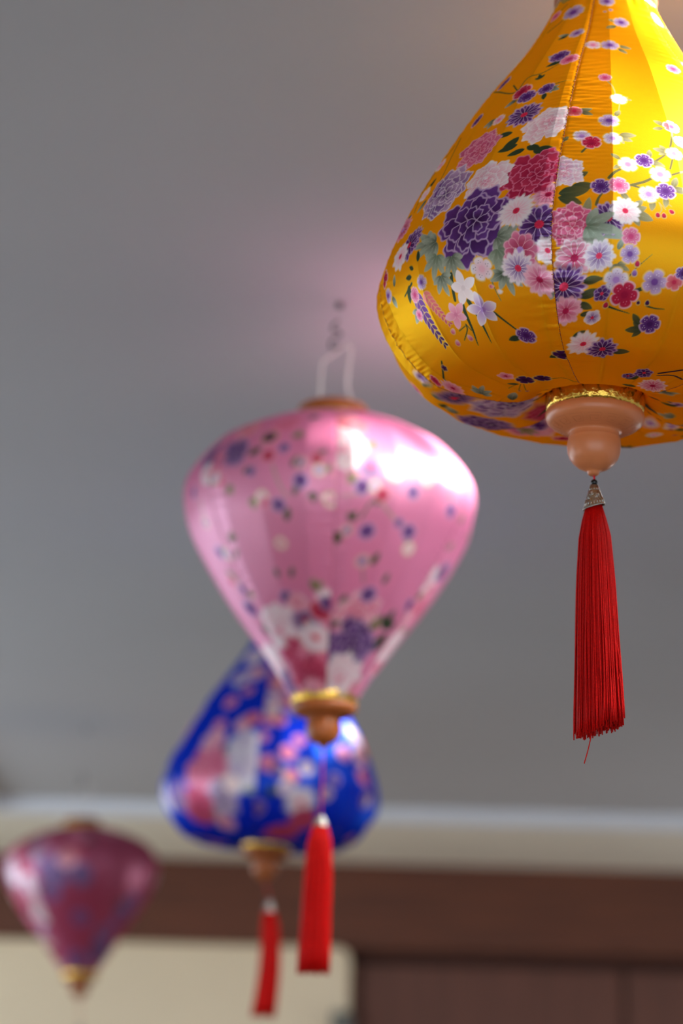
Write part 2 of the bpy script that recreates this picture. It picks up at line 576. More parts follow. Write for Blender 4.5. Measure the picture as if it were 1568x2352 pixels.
    def foliage(s, x, y, L, ang, pal):
        dark, light = pal
        for d, k in ((-1.25, .6), (1.25, .6), (-.65, .85), (.65, .85), (0, 1.0)):
            a = ang + d
            s.petal(x, y, a, L * k, L * .15, dark, light, None, egg=.1, point=True, grad=.75, veins=4)
            for t, sg in ((.3, 1), (.3, -1), (.55, 1), (.55, -1), (.75, 1), (.75, -1)):
                bx, by = x + L * k * t * math.cos(a), y + L * k * t * math.sin(a)
                s.stroke([(bx, by), (bx + L * .1 * math.cos(a + sg * .7), by + L * .1 * math.sin(a + sg * .7))], L * .012, L * .006, light, .45)
            s.stroke([(x, y), (x + L * k * .85 * math.cos(a), y + L * k * .85 * math.sin(a))], L * .018, L * .006, light, .5)

    def spike(s, x, y, L, ang, pal, n=9):
        dark, light, line = pal
        for k in range(n):
            t = k / n
            q = L * .12 * (1.15 - .6 * t)
            px, py = x + L * t * math.cos(ang), y + L * t * math.sin(ang)
            for sg in (-1, 1):
                s.petal(px, py, ang + sg * .65, q * 1.6, q * .46, dark + (light - dark) * (1 - t), light * (1 - t) + dark * t, line, .00035, egg=.2, point=True)

PEO = {'purple': ('dark', 'purpleD', 'purple', 'lavL'), 'purple2': ('purpleD', 'purple', 'lavL', 'white'), 'crimson': ('crimson', 'crimson', 'crimsonL', 'pink'),
       'white': ('pink', 'offw', 'white', 'white'), 'mauve': ('crimsonL', 'mauve', 'pink', 'pinkL'), 'rose': ('crimsonL', 'rose', 'pink', 'pinkL'),
       'pink': ('rose', 'pink', 'pinkL', 'white'), 'lavw': ('pink', 'lavL', 'white', 'white'), 'coral': ('red', 'coral', 'pinkL', 'pinkL'), 'grey': ('lav', 'grey', 'white', 'white')}
DAI = {'white': ('pinkL', 'offw', 'white', 'white', 'red'), 'purple': ('dark', 'purpleD', 'purple', 'lavL', 'red'), 'lav': ('purple', 'lav', 'white', 'white', 'red'),
       'pink': ('rose', 'pink', 'pinkL', 'pinkL', 'crimson'), 'rose': ('crimson', 'rose', 'pink', 'pinkL', 'lav'), 'mauve': ('rose', 'mauve', 'pinkL', 'white', 'crimson')}
PLU = {'white': ('pinkL', 'white', 'gold', 'dark'), 'pw': ('pink', 'white', 'gold', 'purple'), 'red': ('crimson', 'red', 'pinkL', 'pink'), 'lav': ('purple', 'lavL', 'gold', 'white'),
       'purple': ('purpleD', 'purple', 'lavL', 'white'), 'dark': ('dark', 'purpleD', 'gold', None), 'pink': ('rose', 'pink', 'pinkL', 'white'), 'lavw': ('lav', 'white', 'gold', 'purple'),
       'coral': ('red', 'coral', 'pinkL', None)}
LEA = {'dark': ('leafD', 'leafD'), 'leaf': ('leafD', 'sage'), 'sage': ('leaf', 'sage'), 'olive': ('olive', 'oliveL'), 'od': ('leafD', 'olive')}
BUD = {'red': ('crimson', 'red', 'gold'), 'pink': ('rose', 'pinkL', 'gold'), 'lav': ('purple', 'lav', 'gold'), 'dark': ('dark', 'purpleD', 'gold'), 'white': ('offw', 'white', 'gold')}
def P(*names): return [None if n is None else PAL[n] for n in names]

def paint(cv, kind, x, y, R, rot, pal, extra=None):
    a = math.radians(rot)
    if kind == 'peony': cv.peony(x, y, R, a, P(*PEO[pal]))
    elif kind == 'daisy': cv.daisy(x, y, R, a, P(*DAI[pal]), extra or 12)
    elif kind == 'plum': cv.plum(x, y, R, a, P(*PLU[pal]))
    elif kind == 'cherry': cv.plum(x, y, R, a, P(*PLU[pal]), serr=True)
    elif kind == 'lily': cv.lily(x, y, R, a, P(*DAI[pal]))
    elif kind == 'leaf': cv.leaf(x, y, R, a, P(*LEA[pal]))
    elif kind == 'leaf3': cv.leaf3(x, y, R, a, P(*LEA[pal]))
    elif kind == 'fol': cv.foliage(x, y, R, a, P(*LEA[pal]))
    elif kind == 'bud':
        p = P(*BUD[pal]); cv.petal(x, y, a, R * 2, R * .8, p[0], p[1], p[2], .0005, egg=-.2, point=False)
    elif kind == 'spike':
        p = {'purple': P('dark', 'purple', 'gold'), 'pink': P('rose', 'coral', 'gold')}[pal]; cv.spike(x, y, R, a, p)

# ------------------------------------------------------------------ lanterns
ONION = [(.0372, .0135), (.0445, .0068), (.0640, -.0008), (.095, .0005), (.1313, .0094), (.1625, .0412), (.1771, .0809), (.1675, .1218),
         (.1449, .1722), (.1039, .2433), (.0662, .2985), (.0400, .3470)]
BALLOON = [(.0345, -.002), (.056, .030), (.081, .066), (.116, .113), (.151, .168), (.1725, .215), (.1735, .262), (.141, .306),
           (.091, .333), (.058, .3435), (.040, .348)]
DIAMOND = [(.0325, -.002), (.064, .042), (.100, .095), (.135, .142), (.167, .193), (.184, .243), (.180, .278), (.155, .307),
           (.108, .330), (.065, .343), (.038, .350)]
FINIAL = [(.0355, -.0015), (.0378, -.0030), (.0390, -.0060), (.0391, -.0085), (.0380, -.0118), (.0345, -.0150), (.0290, -.0178), (.0230, -.0196),
          (.0196, -.0203), (.0194, -.0212), (.0196, -.0228), (.0203, -.0250), (.02045, -.0252), (.0204, -.0256), (.0209, -.0285), (.0212, -.0325), (.0207, -.0370), (.0190, -.0418), (.0160, -.0460),
          (.0120, -.0492), (.0080, -.0510), (.0056, -.0518), (.0047, -.0530), (.0044, -.0545), (.0030, -.0555), (.0008, -.0556)]
TOPCAP = [(.0360, -.002), (.0405, -.0005), (.0425, .0030), (.0428, .0070), (.0410, .0105), (.0360, .0130), (.0240, .0150), (.0120, .0158), (.0008, .0160)]

def flat_panel(name, cv, grid, mat, parent):
    nr, nc = grid.shape[:2]
    me = bpy.data.meshes.new(name)
    me.vertices.add(nr * nc)
    me.vertices.foreach_set('co', grid.reshape(-1).astype(np.float32))
    i = np.arange((nr - 1) * (nc - 1))
    r, c = i // (nc - 1), i % (nc - 1)
    a = r * nc + c
    idx = np.stack([a, a + 1, a + nc + 1, a + nc], 1).astype(np.int32)
    me.loops.add(idx.size)
    me.loops.foreach_set('vertex_index', idx.reshape(-1))
    me.polygons.add(len(idx))
    me.polygons.foreach_set('loop_start', np.arange(0, idx.size, 4, dtype=np.int32))
    me.update(calc_edges=True)
    at = me.attributes.new('print', 'FLOAT_COLOR', 'POINT')
    rgba = np.ones((nr * nc, 4), np.float32)
    rgba[:, :3] = np.clip(cv.col.reshape(-1, 3), 0, 1)
    at.data.foreach_set('color', rgba.reshape(-1))
    mx = rgba[:, :3].max(1, keepdims=True) + 1e-6
    w = np.clip(1 - np.abs(rgba[:, :3] - cv.base).sum(1, keepdims=True) / .3, 0, 1)     # only the ground dye, not the printed motifs
    rgba[:, :3] = rgba[:, :3] * (rgba[:, :3] / mx) ** (.85 * w + .15)      # the dyed body colour is richer than the sheen
    bt = me.attributes.new('body', 'FLOAT_COLOR', 'POINT')
    bt.data.foreach_set('color', rgba.reshape(-1))
    return link_mesh(name, me, mat, parent)

def lantern(name, label, group, base_px, depth, top_px, profile, seams, rib0, base_rgb, spacing, items, finial_mat,
            tassel, seed, pucker=1.0, fill=20, stitched=(), crease=1.1):
    rng = np.random.RandomState(seed)
    prd = random.Random(seed)
    B = at_depth(*base_px, depth)
    T = at_Y(*top_px, B[1])
    ax = (T - B) / np.linalg.norm(T - B)
    toc = CAM - B
    toc = toc - ax * (toc @ ax)
    toc /= np.linalg.norm(toc)
    rt = np.cross(-toc, ax)
    mw = Matrix(((rt[0], -toc[0], ax[0], B[0]), (rt[1], -toc[1], ax[1], B[1]), (rt[2], -toc[2], ax[2], B[2]), (0, 0, 0, 1)))
    Rm = np.stack([rt, -toc, ax], 1)
    e = bpy.data.objects.new(name, None)
    e.empty_display_size = .05
    C.objects.link(e)
    e.matrix_world = mw
    tag(e, label, 'lantern', group)
    to_local = lambda Pw: (np.asarray(Pw) - B) @ Rm
    px_local = lambda x, y: to_local(at_Y(x, y, B[1]))

    prof = catmull(profile, 60)
    S = np.concatenate([[0], np.cumsum(np.linalg.norm(np.diff(prof, axis=0), axis=1))])
    Ltot = S[-1]
    nribs = 20
    half = math.pi / nribs

    def shape(phi, s, seam_lo, seam_hi, fine):
        """local positions of the cloth for angles phi and lengths s, with flat facets between ribs, puckered seams and gathers"""
        r = np.interp(s, S, prof[:, 0])
        z = np.interp(s, S, prof[:, 1])
        dr = np.gradient(r, s)
        dz = np.gradient(z, s)
        nn = np.hypot(dr, dz)
        nr_, nz_ = dz / nn, -dr / nn
        dlt = (phi - math.radians(rib0)) % (2 * half) - half
        facet = math.cos(half) / np.cos(dlt)
        facet = 1 - (1 - facet) * crease
        facet = facet[None, :] * np.ones_like(s)[:, None]
        ends = np.clip(np.minimum(s, Ltot - s) / .06, 0, 1)[:, None]
        rr = r[:, None] * (1 + (facet - 1) * ends)
        disp = np.zeros_like(rr)
        if fine:
            for k, edge in enumerate((seam_lo, seam_hi)):
                d = np.abs(phi[None, :] - edge) * r[:, None]
                q = np.random.RandomState(seed * 17 + int(edge * 1000) % 997 + k)
                w = np.zeros_like(rr)
                for lam in (.0042, .0056, .0072, .0095, .0125):
                    env = np.interp(s, np.linspace(0, Ltot, 14), q.uniform(.0, 1.0, 14) ** 1.6)
                    p0 = q.uniform(0, 6.28)
                    sh = q.uniform(-.25, .25)
                    w += env[:, None] * np.sin(2 * math.pi * (s[:, None] + sh * d) / lam + p0) * (lam / .007)
                body = np.exp(-((s - Ltot * .47) / (Ltot * .26)) ** 2) * .9 + .25
                disp += pucker * .00034 * w * np.exp(-(d / .020) ** 1.3) * body[:, None]
                disp -= .0007 * np.exp(-(d / .0016) ** 2)
        # the ribs press up under the cloth
        dr_ = (np.abs(dlt) - half)[None, :] * r[:, None]
        disp += .00042 * np.exp(-(dr_ / .0012) ** 2) * ends * np.clip(1.3 - s / Ltot * 3, 0, 1)[:, None]
        # gathered cloth at both collars
        for end, amp in ((s, .0022), (Ltot - s, .0014)):
            f = np.exp(-(end / .016) ** 2)[:, None]
            q = np.random.RandomState(seed + 5)
            g = sum(q.uniform(.4, 1) * np.sin(m * phi + q.uniform(0, 6.28)) for m in (9, 14, 23, 31)) / 2.2
            disp += amp * f * g[None, :] * np.clip(end / .006, 0, 1)[:, None]
        # slow unevenness of the stretched cloth
        q = np.random.RandomState(seed + 9)
        for m, kk in ((3, 2), (5, 3), (7, 5)):
            disp += .00045 * np.sin(m * phi[None, :] + q.uniform(0, 6.28)) * np.sin(kk * math.pi * s[:, None] / Ltot + q.uniform(0, 6.28)) * ends
        R_ = rr + disp * nr_[:, None]
        Z_ = z[:, None] + disp * nz_[:, None]
        return np.stack([R_ * np.sin(phi)[None, :], -R_ * np.cos(phi)[None, :], Z_], -1), r

    # sampling grid that turns a pixel into (angle, length) on this lantern
    gph = np.radians(np.linspace(-135, 135, 541))
    gs = np.linspace(0, Ltot, 420)
    gr, gz = np.interp(gs, S, prof[:, 0])[:, None], np.interp(gs, S, prof[:, 1])[:, None]
    GP = B + np.stack([gr * np.sin(gph), -gr * np.cos(gph), gz + 0 * gph], -1) @ Rm.T
    GN = np.cross(np.gradient(GP, axis=1), np.gradient(GP, axis=0))
    vis = (GN * (CAM - GP)).sum(-1) > 0
    uv = proj(GP)
    uv[~vis] = 1e7
    def locate(x, y):
        i = np.unravel_index(((uv[..., 0] - x) ** 2 + (uv[..., 1] - y) ** 2).argmin(), uv.shape[:2])
        return gph[i[1]], gs[i[0]]

    seams = [math.radians(a) for a in seams]
    bounds = [(seams[i], seams[i + 1] if i + 1 < len(seams) else seams[0] + 2 * math.pi) for i in range(len(seams))]
    canv = []
    for i, (a, b) in enumerate(bounds):
        sp = spacing[i]
        nc = max(8, int((b - a) * .177 / sp))
        nr = max(20, int(Ltot / sp))
        phi = np.linspace(a, b, nc)
        s = np.linspace(0, Ltot, nr)
        grid, r = shape(phi, s, a, b, sp < .0025)
        cv = Canvas(phi, s, r, lin(base_rgb), seed * 31 + i)
        cv.grid = grid
        cv.used = 0
        canv.append(cv)
    def home(ph):
        for i, (a, b) in enumerate(bounds):
            for sh in (0, 2 * math.pi, -2 * math.pi):
                if a <= ph + sh < b:
                    return canv[i], ph + sh
        return canv[0], ph
    mpp = depth / F                       # metres per pixel at the lantern
    for ox, oy, sc, lst in items:
        for it in lst:
            if it[0] == 'stroke':
                loc = [locate(ox + px / sc, oy + py / sc) for px, py in it[1]]
                cv, _ = home(np.mean([p[0] for p in loc]))
                pts = []
                for ph, sv in loc:
                    while ph < cv.phi[0] - 1.6: ph += 2 * math.pi
                    pts.append(cv.to_xy(ph, sv))
                cv.stroke(pts, it[2] / sc * mpp, it[3] / sc * mpp, PAL[it[4]])
                continue
            kind, px, py, R, rot, pal = it[:6]
            ph, sv = locate(ox + px / sc, oy + py / sc)
            cv, ph = home(ph)
            cv.used += 1
            x, y = cv.to_xy(ph, sv)
            paint(cv, kind, x, y, R / sc * mpp, rot, pal, it[6] if len(it) > 6 else None)
    # panels that face away get their own loose scatter of the same print
    for cv in canv:
        if cv.used >= 6: continue
        for k in range(fill * 3):
            s0 = prd.uniform(.05, .95) * Ltot
            ph = prd.uniform(cv.phi[0], cv.phi[-1])
            x, y = cv.to_xy(ph, s0)
            dense = math.exp(-((s0 / Ltot - .5) / .2) ** 2)
            kind = prd.choice(['leaf3', 'leaf', 'fol'] if k < fill else (['peony', 'daisy', 'peony'] if prd.random() < dense * .5 else ['cherry', 'plum', 'cherry', 'bud']))
            R = {'peony': prd.uniform(.02, .032), 'daisy': prd.uniform(.010, .014), 'plum': .008, 'cherry': .007, 'bud': .0025, 'leaf': .014, 'leaf3': .012, 'fol': .018}[kind]
            pal = prd.choice(list({'peony': PEO, 'daisy': DAI, 'plum': PLU, 'cherry': PLU, 'bud': BUD, 'leaf': LEA, 'leaf3': LEA, 'fol': LEA}[kind]))
            paint(cv, kind, x, y, R, prd.uniform(0, 360), pal)
    for cv in canv:
        flat_panel('fabric_panel', cv, cv.grid, M['satin'], e)

    # ribs under the cloth and threads along the seams
    sr = np.linspace(.004, Ltot - .004, 48)
    rib_v, rib_f = None, None
    for k in range(nribs):
        a = math.radians(rib0) + k * 2 * half
        r = np.interp(sr, S, prof[:, 0]) - .0019
        z = np.interp(sr, S, prof[:, 1])
        zc = z + .0019 * np.gradient(np.interp(sr, S, prof[:, 0]), sr) 
        tube('rib', np.stack([r * np.sin(a), -r * np.cos(a), zc], 1), .0011, M['rib'], e, 5)
    ss_ = np.linspace(.003, Ltot - .003, 160)
    for i, a in enumerate(seams):
        g, _ = shape(np.array([a, a + .001]), ss_, a, a + 1, True)
        path = g[:, 0]
        out = np.stack([np.sin(a) * np.ones(len(ss_)), -np.cos(a) * np.ones(len(ss_)), 0 * ss_], 1)
        th = tube('seam_thread', path + out * .0002, .00024, M['threadred'], e, 5)
        if i in stitched:
            V, Fc = [], []
            tang = np.array([math.cos(a), math.sin(a), 0])
            for sv in np.arange(.01, Ltot - .01, .0036):
                p = np.array([np.interp(sv, ss_, path[:, c]) for c in range(3)])
                q = p + tang * -.0008 + out[0] * .0003
                v, f = tube_data([q - tang * .0005, p + out[0] * .0007, p + tang * .0005 + out[0] * .0002], [.00018, .0003, .00018], 4, len(V))
                V += v
                Fc += f
            st = mesh_obj('stitches', V, Fc, M['threadgold'], th)
            st['kind'] = 'stuff'

    # collars: gold foil band, turned finial below, turned cap above
    n = 96
    q = np.random.RandomState(seed + 2)
    band = []
    bprof = [(.0352, -.0040), (.0378, -.0036), (.0388, -.0010), (.0392, .0045), (.0390, .0105), (.0356, .0130)]
    V, Fc = [], []
    for j, (r, z) in enumerate(bprof):
        for k in range(n):
            w = 1 + .012 * math.sin(k * 2.1 + j) * math.sin(k * .37) + q.uniform(-.008, .008)
            a = 2 * math.pi * k / n
            V.append((r * w * math.sin(a), -r * w * math.cos(a), z + q.uniform(-.0003, .0003)))
    for j in range(len(bprof) - 1):
        for k in range(n):
            p, p2 = j * n + k, j * n + (k + 1) % n
            Fc.append((p, p2, p2 + n, p + n))
    lower = mesh_obj('gold_band', V, Fc, M['gold'], e)
    lower['label'] = 'crinkled gold foil band around the lower collar'
    fin = lathe('finial', FINIAL, finial_mat, e, 72)
    fin['label'] = 'turned brown finial of a wide disc and a ball'
    V, Fc = [], []
    def fz(r):
        pr = sorted((p[0], p[1]) for p in FINIAL[3:9])
        return float(np.interp(r, [p[0] for p in pr], [p[1] for p in pr])) - .00005
    for k in range(14):
        a0 = 2 * math.pi * k / 14
        loop = [(-.16, .0350), (.16, .0350), (.13, .0265), (-.11, .0265), (-.12, .0325), (.09, .0325), (.08, .029), (-.03, .029)]
        pts = []
        for (da, r), (da2, r2) in zip(loop[:-1], loop[1:]):
            for t in np.linspace(0, 1, 5, endpoint=False):
                aa, rr = a0 + da + (da2 - da) * t, r + (r2 - r) * t
                pts.append((rr * math.sin(aa), -rr * math.cos(aa), fz(rr)))
        v, f = tube_data(pts, .0001, 4, len(V))
        V += v
        Fc += f
    etch = mesh_obj('etched_pattern', V, Fc, M['etch'], fin)
    zt = prof[-1, 1]
    zc_ = zt + (0 if profile is ONION else .0055)
    lathe('top_cap', TOPCAP, M['brown'], e, 64, zc_)
    lathe('cap_band', [(.0395, -.010), (.0422, -.0092), (.0430, -.006), (.0428, -.002), (.0415, .0004), (.0370, .001)], M['gold'], e, 64, zc_)

    # wire bail, hook, hanging line and ceiling eye
    ctop = (np.array([B[0], B[1], CEIL]) - B) @ Rm
    room = (CEIL - (B + ax * zt)[2])
    k = min(1.0, (room - .004) / .136)
    zz = lambda v: zt + v * k
    left = catmull([(-.017, .004, zz(.010)), (-.0165, .004, zz(.03)), (-.0145, .003, zz(.072)), (-.011, .002, zz(.078)), (.003, 0, zz(.088)), (.0135, -.001, zz(.0975))], 6)
    right = catmull([(.026, -.004, zz(.009)), (.0215, -.004, zz(.026)), (.0170, -.003, zz(.042)), (.0178, -.003, zz(.064)), (.0205, -.002, zz(.090)), (.0175, -.001, zz(.0985)), (.0125, 0, zz(.0975))], 6)
    bail = bpy.data.objects.new('wire_bail', None)
    C.objects.link(bail)
    bail.parent = e
    tube('wire', left, .0017, M['wire'], bail, 8)
    tube('wire', right, .0021, M['wire'], bail, 8)
    tube('hook', catmull([(.0120, .002, zz(.0975)), (.002, -.001, zz(.093)), (-.0045, .001, zz(.094)), (-.005, .002, zz(.102)), (.002, 0, zz(.108)),
                          (.0070, -.001, zz(.1105)), (.003, .001, zz(.116)), (-.0035, .001, zz(.117)), (-.002, 0, zz(.124)), (.004, 0, zz(.1285))], 6), .0017, M['steel'], e, 6)
    hk = np.array([.004, 0, zz(.1285)])
    top_w = B + Rm @ hk
    end = to_local([top_w[0], top_w[1], CEIL + .002])
    if CEIL - top_w[2] > .02:
        tube('hanging_line', [hk, hk + (end - hk) * .5, end], .0005, M['nylon'], e, 6)
    tube('ceiling_eye', [end - (end - hk) / np.linalg.norm(end - hk) * min(.009, max(.004, np.linalg.norm(end - hk))), end], .0042, M['steel'], e, 12)

    # tassel: cord, bead, silver cap, red silk strands
    tip = np.array([0, 0, FINIAL[-1][1] + .001])
    cap_t, cap_b, bot = (px_local(*p) for p in tassel['pts'])
    cap_t[1] = cap_b[1] = bot[1] = 0
    bot[1] = tassel.get('lean', 0)
    ts = bpy.data.objects.new('tassel', None)
    C.objects.link(ts)
    ts.parent = e
    mid = (tip + cap_t) / 2 + np.array([.0004, 0, 0])
    tube('cord', catmull([tip + np.array([0, 0, .004]), mid, cap_t], 5), .0009, M['redcord'], ts, 6)
    if tassel.get('bead'):
        r = .0024
        lathe('bead', [(r * math.sin(t) + .0003, r * math.cos(t)) for t in np.linspace(.05, math.pi - .05, 12)], M['black'], ts, 20,
              cap_t[2]).location = (cap_t[0], cap_t[1], 0)
    ct = cap_t + np.array([0, 0, -.0018])
    tw = tassel.get('cap_w', .0085)
    dirv = (cap_b - ct) / np.linalg.norm(cap_b - ct)
    sidev = np.array([1.0, 0, 0]) - dirv * dirv[0]
    sidev /= np.linalg.norm(sidev)
    frontv = np.cross(sidev, dirv)
    tilt = tassel.get('tilt', 0.0)
    hgt = np.linalg.norm(cap_b - ct)
    V, Fc = [], []
    nseg = 28
    cprof = [(.0, .0024), (.02, .0030), (.5, .0030 + (tw - .003) * .55), (.92, tw), (.96, tw * 1.05), (1.0, tw * 1.03), (.98, tw * .9)]
    for t, r in cprof:
        for k2 in range(nseg):
            a = 2 * math.pi * k2 / nseg
            p = ct + dirv * hgt * t + r * (math.sin(a) * sidev + .62 * math.cos(a) * frontv)
            p = p + dirv * (-tilt * math.sin(a) * r * t)
            V.append(p)
    for j in range(len(cprof) - 1):
        for k2 in range(nseg):
            p, p2 = j * nseg + k2, j * nseg + (k2 + 1) % nseg
            Fc.append((p, p2, p2 + nseg, p + nseg))
    capo = mesh_obj('tassel_cap', V, Fc, M['silver'], ts)
    capo['label'] = 'silver metal tassel cap with raised scrolls'
    def cap_pt(a, t):
        r = float(np.interp(t, [c[0] for c in cprof[:5]], [c[1] for c in cprof[:5]])) + .00012
        return ct + dirv * hgt * t + r * (math.sin(a) * sidev + .62 * math.cos(a) * frontv) + dirv * (-tilt * math.sin(a) * r * t)
    V, Fc = [], []
    for a0 in (math.pi, 0):               # raised scrollwork on both faces
        for k2 in range(9):
            a = a0 + (k2 - 4) * .30
            v, f = tube_data([cap_pt(a, .62), cap_pt(a, .9)], .00022, 4, len(V)); V += v; Fc += f
        for k2 in range(5):
            a = a0 + (k2 - 2) * .42
            v, f = tube_data([cap_pt(a, .10), cap_pt(a, .26)], .0002, 4, len(V)); V += v; Fc += f
        for da, t0, rr in ((-.45, .52, .10), (.35, .40, .09), (.75, .58, .07)):
            v, f = tube_data([cap_pt(a0 + da + rr * 4.2 * (1 - u) * math.cos(u * 12), t0 + rr * (1 - u) * math.sin(u * 12)) for u in np.linspace(0, .9, 26)], .0002, 4, len(V)); V += v; Fc += f
    mesh_obj('scrollwork', V, Fc, M['silverline'], capo)
    # strands
    c0 = cap_b - dirv * .003
    wt, wm, wb_ = (w * mpp for w in tassel['w'])
    V, Fc = [], []
    q = np.random.RandomState(seed + 77)
    tt = np.linspace(0, 1, tassel.get('seg', 14))
    Rad = lambda t: np.interp(t, [0, .03, .12, .35, 1], [wt * .8, wt, wt + (wm - wt) * .62, wm, wb_])
    def centre(t):
        sag = np.array([tassel.get('bow', 0), 0, 0])
        return c0[None] + (bot - c0)[None] * t[:, None] + sag[None] * np.sin(math.pi * t)[:, None]
    skew = tassel.get('skew', 0)
    core = centre(np.array([0, .03, .12, .35, .7, .955]))
    v, f = tube_data(core, Rad(np.array([0, .03, .12, .35, .7, .955])) * .55, 12, 0)
    V += v
    Fc += f
    for k2 in range(tassel.get('n', 260)):
        a = q.uniform(0, 6.283)
        ro = .72 + .28 * q.uniform(0, 1)
        if q.uniform() < .12: ro = q.uniform(.2, .7)
        ph1, ph2 = q.uniform(0, 6.28, 2)
        am = q.uniform(0, .05)
        length = 1 - .02 * q.uniform(-.3, 1.6) - skew * math.sin(a) * ro
        t = tt * length
        aa = a + am * 2.2 * np.sin(t * 5 + ph1) * t
        rr = Rad(t) * ro * (1 + am * .8 * np.sin(t * 7 + ph2) * t)
        cc = centre(t)
        pts = cc + np.stack([rr * np.sin(aa), -rr * np.cos(aa) * (.55 + .25 * np.clip(t * 6, 0, 1)), 0 * t], 1)
        v, f = tube_data(pts, tassel.get('sr', .00055), 4, len(V))
        V += v
        Fc += f
    st = mesh_obj('silk_strands', V, Fc, M['red'], ts)
    st['kind'] = 'stuff'
    st['label'] = 'bright red silk strands'
    for lp in tassel.get('loose', ()):
        pts = np.array([px_local(*p) for p in lp])
        pts[:, 1] = -wm * .4
        tube('loose_strand', catmull(pts, 5), .00045, M['red'], ts, 5)
    return e

